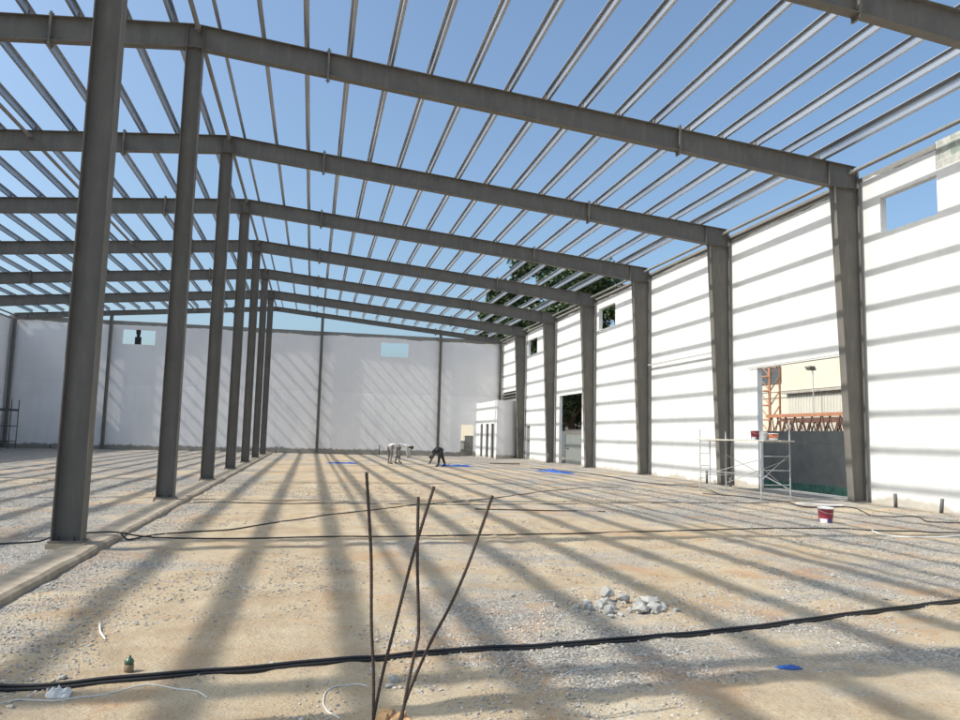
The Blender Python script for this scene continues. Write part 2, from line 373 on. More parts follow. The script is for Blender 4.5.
mb = MB(); mb.box((XR+.012, 2.5, 8.783), (XR+.19, 15.625, 9.55))
for yy in (14.1, 12.9): mb.box((XR+.02, yy, 9.553), (XR+.18, yy+.4, 9.75))
o = mb.build('bare_blocks', M['blocks'], rw); o['label'] = 'greenish unplastered block courses'; o.matrix_parent_inverse = Matrix.Translation((-XR, -32, 0))

ew = thing('plaster_wall', 'shaded grey white end wall at the back of the hall with cement top edge', 'wall', (0, YE, 0))
mb = MB(); wall_cells('x', -19.0, XR-.003, -.4, 9.68, 0, .2, [(-11.15, -8.82, 7.92, 9.05), (8.45, 10.7, 7.88, 9.05), (15.32, 16.42, -.3, 2.5)], mb)
mb.build('wall_body', M['endw'], ew)
mb = MB()                                                  # bracket post left standing in the left opening
mb.box((-10.28, .06, 7.923), (-9.83, .15, 8.5)); mb.box((-10.17, .07, 8.503), (-9.93, .14, 8.72)); mb.box((-10.22, .06, 8.723), (-9.90, .15, 9.047))
mb.build('window_post', M['dark'], ew)
lw = MB(); wall_cells('y', 2.5, YE-.01, -.4, 9.5, -19.0, -18.8, [(50.7, 53, 7.65, 8.8)], lw)
tag(lw.build('plaster_wall', M['endw']), 'plaster wall along the far left side of the hall', 'wall')

# corner room with curved nib
cr = thing('corner_room', 'low white corner room with three dark slits and a curved pale nib', 'room', (16.6, 53.6, 0))
T = Matrix.Translation((-16.6, -53.6, 0))
mb = MB(); wall_cells('y', 53.62, YE-.01, -.3, 4.28, 16.6, 16.75, [(58.06, 58.89, -.05, 2.55), (56.05, 56.97, -.05, 2.55), (54.34, 55.25, -.05, 2.55)], mb)
o = mb.build('slit_wall', M['white'], cr); o.matrix_parent_inverse = T
for a, b_ in ((58.06, 58.89), (56.05, 56.97), (54.34, 55.25)):
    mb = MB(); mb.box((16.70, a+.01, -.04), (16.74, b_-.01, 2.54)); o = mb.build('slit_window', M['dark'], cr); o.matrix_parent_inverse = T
pts = [(16.598, 53.5)]
for k in range(0, 13):
    t = R(90*k/12); pts.append((17.15+1.3*math.sin(t), 54.72-1.25*math.cos(t)))
inner = [(x-.12 if i else x+.0, y+.13) for i, (x, y) in enumerate(pts)][::-1]; inner[-1] = (16.598, 53.615)
mb = MB()
for i in range(len(pts)-1):
    a, b_ = pts[i], pts[i+1]; n = len(pts); c_, d_ = inner[n-2-i], inner[n-1-i]
mb.prism_z(pts+inner, -.3, 4.30)
o = mb.build('curved_nib', M['curved'], cr); o.matrix_parent_inverse = T
mb = MB(); mb.box((16.76, 54.8, 4.1), (18.35, YE-.012, 4.2)); o = mb.build('roof_slab', M['cement'], cr); o.matrix_parent_inverse = T
# dark ledge beams above it
mb = MB(); mb.box((18.62, 55.7, 4.98), (18.74, 60.2, 5.1)); mb.box((18.66, 55.7, 4.7), (18.76, 60.2, 4.82))
tag(mb.build('steel_ledge', M['steel']), 'short grey steel ledge beams over the corner room roof', 'beam')

# concrete ground beam under the ridge columns
mb = MB(); yy = 2.6; prof = []
while yy < 60.3:
    prof.append((yy, .44+.03*noise.noise(Vector((yy*.8, 0, 0)))-.002*yy*.9, .03+.02*noise.noise(Vector((yy*.8, 5, 0)))-.018*min(yy-7, 12), .0+.02*noise.noise(Vector((yy*.9, 9, 0)))-.02)); yy += .3
v = []; f = []
for yy, xr, xl, z in prof: v += [(xl, yy, -.3), (xl+.01, yy, z-.02), (xl+.04, yy, z), (xr-.05, yy, z), (xr-.005, yy, z-.03), (xr+.02, yy, -.3)]
for i in range(len(prof)-1):
    for k in range(5): a = i*6+k; f.append((a, a+1, a+7, a+6))
f.append(tuple(range(6))); f.append(tuple(range(len(prof)*6-1, len(prof)*6-7, -1)))
mb.add(v, f); tag(mb.build('concrete_beam', M['beam']), 'low dusty concrete ground beam running under the ridge columns', 'beam')

# ------------------------------------------------------------------ steel frame
def beam_web(poly, t=.012): m = MB(); m.prism_y(poly, -t/2, t/2); return m
DEP = [(-18.35, .74), (-12.9, .63), (0, .60), (12.9, .63), (18.35, .74)]
DEPK = 1.0
def depth(x):
    for (a, d0), (b, d1) in zip(DEP, DEP[1:]):
        if a <= x <= b: return (d0+(d1-d0)*(x-a)/(b-a))*DEPK
    return .74*DEPK
XE = 18.60
HW = 1.0
def make_rafter(label):
    t = thing('steel_rafter', label, 'rafter', (0, FY[0], 0), 'steel portal rafters')
    px = [-XE, -12.9, 0, 12.9, XE]
    top = [(x, RT(x)-.016) for x in px]; bot = [(x, RT(x)-depth(x)+.016) for x in px]
    beam_web(bot+top[::-1]).build('web', M['steel'], t)
    for nm, zf in (('top_flange', lambda x: RT(x)), ('bottom_flange', lambda x: RT(x)-depth(x)+.015)):
        m = MB(); m.prism_y([(x, zf(x)-.015) for x in px]+[(x, zf(x)) for x in px[::-1]], -.11*HW, .11*HW); m.build(nm, M['steel'], t)
    for x in (-12.9, -3.2, 3.2, 12.9):
        m = MB(); m.box((x-.025, -.12, RT(x)-depth(x)-.1), (x+.025, .12, RT(x)+.1))
        for z in (RT(x)-depth(x)-.06, RT(x)-depth(x)+.1, RT(x)-.14, RT(x)+.05):
            for yy in (-.07, .07): m.tube([(x-.06, yy, z), (x+.06, yy, z)], .014, 6)
        m.build('splice_plate', M['steel'], t)
    for x in (-.18, .18, -17.7, 17.7):
        for s in (-1, 1):
            m = MB(); m.box((x-.006, s*.007, RT(x)-depth(x)+.02), (x+.006, s*.098, RT(x)-.018)); m.build('stiffener', M['steel'], t)
    for k in range(17):
        for s in (-1, 1):
            x = s*(.52+k*1.057); z = RT(x); m = MB(); m.box((x-.004, -.04, z+.001), (x+.004, .04, z+.15)); m.build('purlin_cleat', M['steel'], t)
    return t
def frame_word(k):
    return {-1: 'behind the camera side, only its shadow shows', 0: 'cutting the top right corner, nearest of all'}.get(k)
rl = {-1: 'grey steel rafter over the foreground just out of view, casting the nearest shadow band', 0: 'grey steel rafter crossing the top right corner, nearest one in view'}
r0 = make_rafter(rl[-1])
for k in range(0, 8):
    if k == 7: continue
    lab = rl.get(k) or ('grey steel rafter meeting the largest right hand column' if k == 1 else 'farthest grey steel rafter, just above the end wall' if k == 7 else 'grey steel rafter, %s back from the top right corner one' % ORD[k-1])
    dup(r0, (0, FY[k+1], 0), lab)

DEPK = .62; HW = .8
end_r = make_rafter('farthest and thinnest grey steel rafter, just above the end wall'); end_r.location.y = FY[8]
DEPK_END = .62; DEPK = 1.0; HW = 1.0
def make_ridge(label):
    t = thing('steel_column', label, 'column', (0, FY[0], 0), 'steel columns under the ridge')
    zt = RT(0)-.617
    m = MB(); m.box((-.178, -.006, 0.02), (.178, .006, zt)); m.build('web', M['steel'], t)
    for s in (-1, 1):
        m = MB(); m.box((s*.18-(.0 if s > 0 else .014), -.12, .02), (s*.18+(.014 if s > 0 else 0), .12, zt)); m.build('flange', M['steel'], t)
    m = MB(); m.box((-.22, -.15, -.008), (.22, .15, .018)); m.build('base_plate', M['steel'], t)
    for xx in (-.1, .1):
        for yy in (-.09, .09):
            m = MB(); m.tube([(xx, yy, .018), (xx, yy, .07)], .014, 6); m.build('anchor_bolt', M['rebar'], t)
    m = MB(); m.box((-.24, -.125, zt+.001), (.24, .125, zt+.014)); m.build('cap_plate', M['steel'], t)
    m = MB(); m.box((-.235, -.17, -.35), (.25, .18, -.012)); m.build('pedestal', M['beam'], t)
    return t
rc0 = make_ridge('grey steel ridge column outside the left edge of the picture')
for k in range(0, 7):
    lab = 'thick grey steel ridge column, nearest, cut by the top edge' if k == 0 else 'grey steel ridge column, %s back in the row from the nearest' % ORD[k]
    dup(rc0, (0, FY[k+1], .02), lab)
rc0.location.z = .02

def make_side(label, s):
    t = thing('steel_column', label, 'column', (s*W, FY[0], 0), 'tapered steel columns along the %s wall' % ('right' if s > 0 else 'left'))
    zt = RT(17.9)-.74; b0, b1 = .44, .80
    m = MB(); m.prism_y([(-s*.014, .02), (-s*.014, 9.74), (-s*b1, 9.74), (-s*b1, zt), (-s*b0, .02)], -.006, .006); m.build('web', M['steel'], t)
    m = MB(); m.box((min(0, -s*.014)+.0, -.13, .02), (max(0, -s*.014), .13, 9.76)); m.build('outer_flange', M['steel'], t)
    m = MB(); m.prism_y([(-s*b0, .02), (-s*(b0+.015), .02), (-s*(b1+.015), zt), (-s*b1, zt)], -.13, .13); m.build('inner_flange', M['steel'], t)
    m = MB(); m.box((min(s*.03, -s*.56), -.17, -.008), (max(s*.03, -s*.56), .17, .018)); m.build('base_plate', M['steel'], t)
    m = MB(); m.box((min(s*.05, -s*.64), -.24, -.3), (max(s*.05, -s*.64), .24, -.01)); m.build('pedestal', M['cement'], t)
    m = MB(); m.box((min(0, -s*(b1+.04)), -.125, zt+.002), (max(0, -s*(b1+.04)), .125, zt+.017)); m.build('cap_plate', M['steel'], t)
    return t
sc0 = make_side('grey steel column against the right wall, just outside the frame', 1)
dup(sc0, (W, FY[1], .0), 'grey steel column against the right wall beyond the right edge')
for k in range(1, 7):
    lab = 'widest grey tapered column on the right wall beside the gateway' if k == 1 else 'slim grey steel column in the far right corner of the hall' if k == 7 else 'grey tapered column on the right wall, %s after the widest one' % ORD[k-2]
    dup(sc0, (W, FY[k+1], 0), lab)
sl0 = make_side('grey steel column along the left wall, first in front of the end wall', -1); sl0.location = (-W, FY[7], 0)
for k in range(4, 6):
    dup(sl0, (-W, FY[k+1], 0), 'grey steel column along the left wall, %s in front of the end wall' % ORD[6-k])

# wind columns on the end wall
def make_wind(label, x):
    t = thing('wind_column', label, 'column', (x, FY[8]-.02, 0), 'slim columns standing against the end wall')
    zt = RT(x)-depth(x)*.62-.002
    m = MB(); m.box((-.1, -.005, 0.01), (.1, .005, zt)); m.build('web', M['steel_end'], t)
    for s in (-1, 1):
        m = MB(); m.box((s*.106-.006, -.1, .01), (s*.106+.006, .1, zt)); m.build('flange', M['steel_end'], t)
    m = MB(); m.box((-.17, -.13, -.02), (.17, .13, .008)); m.build('base_plate', M['steel_end'], t)
    return t
for x, l in ((18.5, 'slim grey corner column where the end wall meets the right wall'), (-18.5, 'slim grey corner column of the end wall at the left edge of the picture'), (-11.95, 'slim grey column on the end wall left of the opening with a post'), (3.68, 'slim grey column in the middle of the end wall'), (13.35, 'slim grey column on the end wall behind the dark clothed worker')):
    make_wind(l, x)

# purlins: Z section, one thing per line
def purlin(x, label, s, big=False):
    zb = RT(x)+.004; d = .26 if big else .2; fl = .13 if big else .068; lip = .018; t = .0035
    prof = [(-s*fl, d-lip), (-s*fl, d), (0, d), (0, 0), (s*fl, 0), (s*fl, lip)]     # uphill top flange, downhill bottom flange
    off = []
    # thicken the open profile
    P = [Vector((p[0], p[1])) for p in prof]; A = []; B = []
    for i, p in enumerate(P):
        n = Vector((0, 0))
        if i: e = (P[i]-P[i-1]).normalized(); n += Vector((-e.y, e.x))
        if i < len(P)-1: e = (P[i+1]-P[i]).normalized(); n += Vector((-e.y, e.x))
        if 0 < i < len(P)-1: pass
        else: n = n.normalized()
        A.append(p+n*t/2); B.append(p-n*t/2)
    poly = A+B[::-1]
    m = MB(); n = len(poly); yv = [-1.0]
    for k, fy in enumerate(FY): yv += [fy-.4, fy+.4]
    yv[-1] = 60.45
    v = [(q.x, yy, q.y) for yy in yv for q in poly]; f = []
    for j in range(len(yv)-1):
        for i in range(n): f.append((j*n+i, j*n+(i+1) % n, (j+1)*n+(i+1) % n, (j+1)*n+i))
    for base in (0, (len(yv)-1)*n):
        for i in range(len(P)-1): f.append((base+i, base+i+1, base+n-2-i, base+n-1-i))
    m.add(v, f)
    for fy in FY:                                    # bolts where the lengths lap over each rafter
        for dy in (-.33, .33):
            for dz in (.05, .15): m.tube([(-.012, fy+dy, dz), (.012, fy+dy, dz)], .009, 6)
    o = m.build('roof_purlin', M['galv']); o.location = (x+s*.012+random.uniform(-.02, .02), 0, zb); o.rotation_euler.z = random.uniform(-.0004, .0004)
    return tag(o, label, 'purlin', 'galvanised roof purlins')
for k in range(17):
    x = .52+k*1.057
    purlin(x, 'galvanised roof purlin on the right slope, %s down from the ridge' % ORD[k] if k < 16 else 'broad shiny galvanised purlin nearest the top of the right wall', 1, k == 16)
    purlin(-x, 'galvanised roof purlin on the left slope, %s down from the ridge' % ORD[k], -1)

def strut(x, z, label, name='strut_tube', r=.057, ys=None):
    m = MB(); a, b = ys or (FY[0], FY[8]); m.tube([(x, a, z), (x, b, z)], r, 14)
    t = thing(name, label, 'strut', (0, 0, 0), 'round strut tubes between the frames')
    m.build('tube', M['steel_end'], t, smooth=True); 
    for fy in FY:
        for q in (-.16, .125):
            p = MB(); p.box((x-.07, fy+q, z-.07), (x+.07, fy+q+.035, z+.07)); p.build('end_plate', M['steel'], t)
strut(.06, 11.33, 'round grey tube strut running along the roof ridge')
strut(18.45, 9.62, 'round grey tube strut along the top of the right wall')
strut(-5.95, 10.72, 'round grey tube strut under the left roof slope')
strut(-18.45, 9.62, 'round grey tube strut along the top of the left wall')

# wall rails and cable
m = MB(); m.bar((18.6, FY[2]+SP+.14, 5.12), (18.6, FY[2]+2*SP-.14, 5.12), .05, .06)
tag(m.build('wall_rail', M['silver']), 'thin pale rail between two columns across the white wall', 'rail')
m = MB(); m.tube([(18.72, 18.75, 4.33), (18.72, 21, 4.31), (18.72, 23.3, 4.32), (18.72, 24.2, 4.30)], .012, 6)
tag(m.build('lintel_conduit', M['cement']), 'thin dark conduit along the top of the gateway', 'conduit')

m = MB(); m.box((18.70, FY[2]+.2, 9.46), (18.775, 60.3, 9.56)); tag(m.build('eave_angle', M['steel_end']), 'thin grey steel angle running along the top edge of the right wall', 'beam')
# ------------------------------------------------------------------ pipe stubs at the wall foot
def stub(x, y, h, label, lean=.0):
    m = MB(); z = gz(x, y); m.tube([(x, y, z-.05), (x+lean*.5, y, z+h*.6), (x+lean, y+.01, z+h)], .045, 12, mi=0)
    tag(m.build('pipe_stub', M['dsteel'], smooth=True), label, 'pipe', 'capped pipe stubs at the foot of the walls')
stub(18.35, 16.9, .36, 'dark pipe stub with pale cap beside the widest column'); stub(18.35, 15.45, .34, 'dark leaning pipe stub nearest the right edge', .06)
stub(18.3, 24.75, .34, 'dark pipe stub under the left end of the scaffold'); stub(18.4, 26.6, .5, 'dark pipe stub left of the scaffold on the wall foot')
stub(18.2, 45.95, .6, 'dark pipe stub beside the column left of the grey door')
stub(8.6, 60.2, .75, 'tall dark pipe stub on the end wall behind the workers'); stub(-15.4, 60.2, .3, 'small dark stub on the shaded end wall near left scaffold'); stub(-7.2, 60.2, .3, 'small dark stub on the end wall right of the left opening')
stub(.6, 59.4, .55, 'dark stub at the far end of the ridge column row')

# ------------------------------------------------------------------ cables and rods on the ground
def spline(pts, n=14):
    P = [Vector(p) for p in pts]; out = []
    for i in range(len(P)-1):
        p0, p1, p2, p3 = P[max(i-1, 0)], P[i], P[i+1], P[min(i+2, len(P)-1)]
        for k in range(n):
            t = k/n; out.append(.5*((2*p1)+(-p0+p2)*t+(2*p0-5*p1+4*p2-p3)*t*t+(-p0+3*p1-3*p2+p3)*t**3))
    return out+[P[-1]]
def lay(name, pts, r, mat, label, cat='cable', dz=0, off=0, wob=0, n=8, seed=0):
    P = [Vector((x, y, 0)) for x, y in pts]; S_ = spline(P); Q = []
    for i, p in enumerate(S_):
        d = (S_[min(i+1, len(S_)-1)]-S_[max(i-1, 0)]).normalized(); nrm = Vector((-d.y, d.x, 0))
        q = p+nrm*(off+wob*noise.noise(Vector((i*.13, seed*7.1, 0))))
        z = gz(q.x, q.y)
        if -.42 < q.x < .52: z = max(z, .015)
        Q.append([q.x, q.y, z+r+dz])
    for _ in range(6): 
        zz = [p[2] for p in Q]
        for i in range(1, len(Q)-1): Q[i][2] = max(zz[i]-.004, (zz[i-1]+2*zz[i]+zz[i+1])/4)
    m = MB(); m.tube(Q, r, n); o = m.build(name, mat, smooth=True); return tag(o, label, cat)
near = [(1.0, 5.50), (1.32, 5.53), (2.08, 5.61), (3.34, 5.81), (4.19, 5.94), (5.11, 6.01), (6.05, 6.12), (7.37, 6.36), (8.73, 6.7), (10.37, 7.1), (12.5, 7.8), (15, 9.0), (17.5, 10.6)]
grp = 'black hoses lying together across the foreground'
for i, (off, dz, w_) in enumerate(((-.017, 0, .006), (.015, 0, .01), (.0, .018, .012))):
    o = lay('black_hose', near, .0118, M['cable'], ['black hose nearest the camera in the foreground bundle', 'black hose on the far side of the foreground bundle', 'black hose lying on top of the foreground bundle'][i], 'hose', dz, off, w_, seed=i); o['group'] = grp
lay('power_cable', [(-6, 11.2), (-2.5, 11.5), (-.97, 11.77), (-.28, 12.01), (.6, 12.38), (3.42, 12.57), (6.13, 12.69), (9.3, 13.1), (12.95, 13.44), (14.29, 13.08), (15.4, 12.73), (17.2, 12.3)], .012, M['cable'], 'thin black cable crossing the whole floor past the nearest ridge column', wob=.03)
lay('power_cable', [(.5, 12.15), (.93, 12.8), (2.05, 13.9), (3.45, 15.63), (5.33, 17.75), (7.72, 19.73), (11.33, 23.63), (14.21, 25.34)], .012, M['cable'], 'thin black cable running diagonally away across the sand', wob=.04, seed=3)
lay('power_cable', [(.6, 18.55), (3.48, 18.43), (7.4, 18.31), (12.06, 19.04), (16, 19)], .009, M['cable'], 'thin dark cable lying straight beyond the steel rod', wob=.05, seed=5)
lay('power_cable', [(15.9, 22.5), (16.6, 19.5), (16.3, 17.9), (17.1, 17.0), (16.5, 15.6), (17.1, 14.9), (16.7, 14.1), (17.4, 13.4)], .014, M['cable'], 'tangled black cable along the foot of the right wall', wob=.12, seed=9)
lay('power_cable', [(15.2, 40), (16.4, 34), (16.2, 28), (16.9, 24.5), (16.0, 21.5)], .016, M['cable'], 'dark cable trailing beside the row of right columns', wob=.1, seed=12)
lay('white_cable', [(14.34, 13.08), (14.0, 12.4), (14.41, 12.06), (15.52, 12.15), (16.6, 12.3)], .014, M['wire'], 'white cord curled at the end of the thin black cable', 'cord')
lay('white_string', [(1.42, 5.26), (1.5, 5.33), (1.73, 5.31), (1.95, 5.39), (2.16, 5.50), (2.28, 5.50), (2.53, 5.38), (2.62, 5.27)], .004, M['wire'], 'thin white string in front of the hoses at lower left', 'string')
lay('white_string', [(3.45, 4.77), (3.37, 4.96), (3.36, 5.12), (3.4, 5.25), (3.55, 5.35), (3.66, 5.33)], .004, M['wire'], 'thin white string looped left of the upright rebars', 'string')
lay('white_string', [(5.0, 5.2), (5.2, 5.35), (5.5, 5.45), (5.62, 5.6)], .0035, M['wire'], 'thin white string right of the rebars below the hoses', 'string')
m = MB(); m.tube([(7.0, 17.09, gz(7, 17.09)+.02), (8.5, 16.9, gz(8.5, 16.9)+.02), (10.07, 16.68, gz(10.07, 16.68)+.02)], .013, 8); tag(m.build('steel_rod', M['rebar']), 'dark straight steel rod lying on the sand in mid floor', 'rod')
m = MB(); m.tube([(13.9, 44.3, -.04), (15.6, 43.5, -.03)], .03, 8); tag(m.build('steel_rod', M['rebar']), 'dark short rod lying in front of the corner room', 'rod')
m = MB(); m.tube([(1.48, 7.21, gz(1.48, 7.21)+.008), (1.55, 6.95, gz(1.55, 6.95)+.012), (1.65, 6.71, gz(1.65, 6.71)+.008)], [.007, .009, .006], 7); tag(m.build('wood_stick', M['wire']), 'short pale stick on the sand at left', 'stick')

# ------------------------------------------------------------------ upright rebars in the foreground
def rebar(pts, label):
    P = spline([Vector(p) for p in pts], 10); L_ = [0]
    for a, b in zip(P, P[1:]): L_.append(L_[-1]+(b-a).length)
    tot = L_[-1]; n = int(tot/.006); Q = []; rs = []
    j = 0
    for i in range(n+1):
        d = tot*i/n
        while j < len(P)-2 and L_[j+1] < d: j += 1
        t = (d-L_[j])/max(1e-9, L_[j+1]-L_[j]); Q.append(P[j].lerp(P[j+1], min(1, t))); rs.append(.0088+(.0014 if i % 3 == 0 else 0)+.0004*math.sin(i*.7))
    m = MB(); m.tube(Q, rs, 8); tag(m.build('rebar', M['rebar']), label, 'rebar', 'rusty rebars standing out of the footing')
rebar([(3.53, 4.45, 1.37), (3.575, 4.45, .9), (3.592, 4.44, .5), (3.615, 4.43, .2), (3.625, 4.42, -.2)], 'leftmost rusty rebar, tallest and almost vertical')
rebar([(3.94, 4.47, 1.29), (3.83, 4.47, .9), (3.735, 4.46, .5), (3.655, 4.45, .15), (3.60, 4.44, -.2)], 'rusty rebar leaning right, crossing behind the vertical one')
rebar([(3.84, 4.43, 1.23), (3.847, 4.43, .86), (3.866, 4.43, .5), (3.86, 4.42, .40), (3.81, 4.41, .15), (3.755, 4.40, -.2)], 'rusty rebar vertical above and kinked near its foot')
rebar([(4.3, 4.45, 1.24), (4.17, 4.45, .86), (4.06, 4.45, .6), (3.93, 4.44, .36), (3.80, 4.43, .05), (3.74, 4.42, -.2)], 'rightmost rusty rebar, leaning far to the right')
m = MB()
for dx, dy, r in ((0, 0, .07), (.06, -.05, .05), (-.05, -.06, .055), (.02, -.12, .06), (.09, -.12, .04), (-.03, .04, .04)): stone(m, (3.74+dx, 4.66+dy, gz(3.74, 4.6)+.01), r)
tag(m.build('clay_lump', M['clay']), 'orange clay lump around the feet of the rebars', 'soil')
m = MB(); 
for c, r in (((4.06, 4.50), .045), ((4.08, 4.44), .03)): stone(m, (c[0], c[1], gz(*c)+.01), r)
tag(m.build('concrete_chunk', M['pale']), 'white concrete chunk at the bottom right of the rebars', 'rubble')
m = MB(); stone(m, (3.84, 5.33, gz(3.84, 5.33)+.03), .06); stone(m, (3.80, 5.25, gz(3.8, 5.25)+.01), .045)
tag(m.build('concrete_chunk', M['pale']), 'pale concrete chunk behind the rebars, touching the hoses', 'rubble')

# rubble heap
rnd = random.Random(4)
lumps = [(6.18, 7.30, .10), (6.32, 7.12, .09), (6.50, 7.60, .12), (6.56, 7.72, .10), (6.68, 7.15, .13), (6.85, 7.18, .12), (6.92, 7.45, .13), (6.60, 7.38, .10), (6.45, 7.30, .09), (6.78, 7.40, .10), (6.72, 7.62, .08), (6.25, 7.50, .07), (6.98, 7.25, .07), (6.1, 7.42, .05), (6.40, 7.0, .05), (7.05, 7.4, .06), (6.36, 7.45, .08)]
for _ in range(34):
    a = rnd.uniform(0, 6.28); q = rnd.random()**.6; lumps.append((6.50+.72*q*math.cos(a), 7.32+.42*q*math.sin(a), rnd.uniform(.022, .055)))
for i, (x, y, r) in enumerate(lumps):
    m = MB()
    r *= .85; stone(m, (0, 0, 0), r, flat=.9)
    o = m.build('rubble_lump', M['pale']); bm = bmesh.new(); bm.from_mesh(o.data)
    bmesh.ops.subdivide_edges(bm, edges=bm.edges, cuts=1, use_grid_fill=True)
    for vv in bm.verts: vv.co += vv.co.normalized()*r*.22*noise.noise(vv.co*14+Vector((i*5, 0, 0)))
    bm.to_mesh(o.data); bm.free()
    x -= .2; y -= .12
    o.location = (x, y, gz(x, y)+r*.35+(.07 if i in (3, 7) else 0))
    tag(o, 'grey white concrete lump in the rubble heap on the floor', 'rubble', 'lumps of the rubble heap')
for i, (x, y, r, l) in enumerate([(2.77, 5.78, .028, 'small white stone right behind the hoses at left'), (1.89, 8.15, .03, 'small white stone on the sand near the pale stick'), (8.6, 6.1, .03, 'small white stone in front of the hoses at right'), (1.62, 5.75, .035, 'white crumpled lump behind the hoses at lower left'), (5.4, 7.9, .03, 'lone stone left of the rubble heap'), (9.9, 8.6, .04, 'lone pale stone beyond the hoses on the right'), (3.0, 5.82, .03, 'second small pale stone touching the hoses at left')]):
    m = MB(); stone(m, (0, 0, 0), r); o = m.build('loose_stone', M['pale']); o.location = (x, y, gz(x, y)+r*.4); tag(o, l, 'stone')

# litter
def crumple(name, c, sx, sy, h, mat, label, cat, seed=1, res=14, rz=0, shape=None):
    rn = random.Random(seed); m = MB(); v = []; f = []
    for j in range(res+1):
        for i in range(res+1):
            a, b = i/res*2-1, j/res*2-1
            k = 1-.25*noise.noise(Vector((a*1.5, b*1.5, seed)))
            x, y = a*sx*k, b*sy*k*(shape(a) if shape else 1)
            X, Y = c[0]+x*math.cos(rz)-y*math.sin(rz), c[1]+x*math.sin(rz)+y*math.cos(rz)
            z = gz(X, Y)+.006+h*max(0, .45+noise.noise(Vector((x/sx*2.2, y/sy*2.2, seed*3)))+.5*noise.noise(Vector((x/sx*5, y/sy*5, seed*3+9))))*(1-max(abs(a), abs(b))**4)
            v.append((X, Y, z))
    n = res+1; off = len(v); v += [(p[0], p[1], p[2]-.005) for p in v]
    for j in range(res):
        for i in range(res):
            q = (j*n+i, j*n+i+1, (j+1)*n+i+1, (j+1)*n+i); f.append(q); f.append(tuple(off+t for t in q[::-1]))
    ring = [i for i in range(n)]+[j*n+n-1 for j in range(1, n)]+[(n-1)*n+i for i in range(n-2, -1, -1)]+[j*n for j in range(n-2, 0, -1)]
    for a, b in zip(ring, ring[1:]+ring[:1]): f.append((a, off+a, off+b, b))
    m.add(v, f); return tag(m.build(name, mat), label, cat)
crumple('blue_scrap', (6.86, 5.2), .10, .05, .03, M['scrap'], 'small blue plastic scrap on the shaded sand at lower right', 'scrap', 2, shape=lambda a: 1-.6*max(0, a))
crumple('plastic_bag', (1.70, 5.40), .07, .05, .05, M['plastic'], 'crumpled clear plastic in front of the hoses at lower left', 'plastic', 5)
crumple('blue_tarp', (4.95, 42.8), .85, .62, .07, M['blue'], 'flat blue tarp left of the bending workers', 'tarp', 7)
crumple('blue_tarp', (11.15, 41.2), .95, .62, .10, M['blue'], 'rumpled blue tarp just right of the dark clothed worker', 'tarp', 11)
crumple('blue_tarp', (15.2, 35.8), 1.35, .32, .12, M['blue'], 'long blue tarp nearest the right hand columns', 'tarp', 17, rz=-1.35)
b = thing('bottle', 'small green topped brown bottle standing on the sand at left', 'bottle', (2.02, 5.83, gz(2.02, 5.83)-.004))
m = MB(); m.lathe([(0, 0), (.032, 0), (.034, .02), (.034, .05), (.03, .055), (0, .055)], n=14); m.build('body', M['tan'], b, smooth=True)
m = MB(); m.lathe([(0, .056), (.03, .056), (.034, .075), (.022, .092), (.012, .098), (.012, .112), (0, .112)], n=14); m.build('cap', M['gglass'], b, smooth=True)

# ------------------------------------------------------------------ buckets
def bucket(loc, label, r=.165, h=.34, body='red', s=1.0):
    t = thing('paint_bucket', label, 'bucket', loc, 'paint buckets')
    m = MB(); n = 28; prof = [(0, 0), (r*.84, 0), (r*.86, .012), (r*.90, h*.3), (r*.97, h*.88), (r, h*.9)]
    v = []; f = []
    m.lathe(prof, n=n); o = m.build('body', [M['bwhite'], M[body], M['navy']], t, smooth=True)
    for p in o.data.polygons:                         # printed label: wavy red field over white, navy edge
        c = p.center; a = math.atan2(c.y, c.x)
        if c.z > h*.3+.001: p.material_index = 1
        elif c.z > .02 and body == 'red' and math.sin(a*3) > .3: p.material_index = 2
    m = MB(); m.lathe([(0, h*.905), (r*1.04, h*.905), (r*1.05, h*.95), (r*1.0, h), (r*.94, h), (r*.92, h*.96), (0, h*.96)], n=n); m.build('lid', M['bwhite'], t, smooth=True)
    m = MB(); m.tube([(r*1.04*math.cos(a), -r*1.12*math.sin(a), h*.84-.07*math.sin(a)) for a in [math.pi*k/12 for k in range(13)]], .004, 6); m.build('handle', M['silver'], t)
    return t
bucket((14.32, 14.43, gz(14.32, 14.43)-.005), 'red and white paint bucket standing on the floor at right')

m = MB(); m.bar((16.0, 17.8, -.0), (17.0, 17.2, .01), .14, .02); tag(m.build('white_board', M['bwhite']), 'white board lying on the floor behind the standing bucket', 'board')
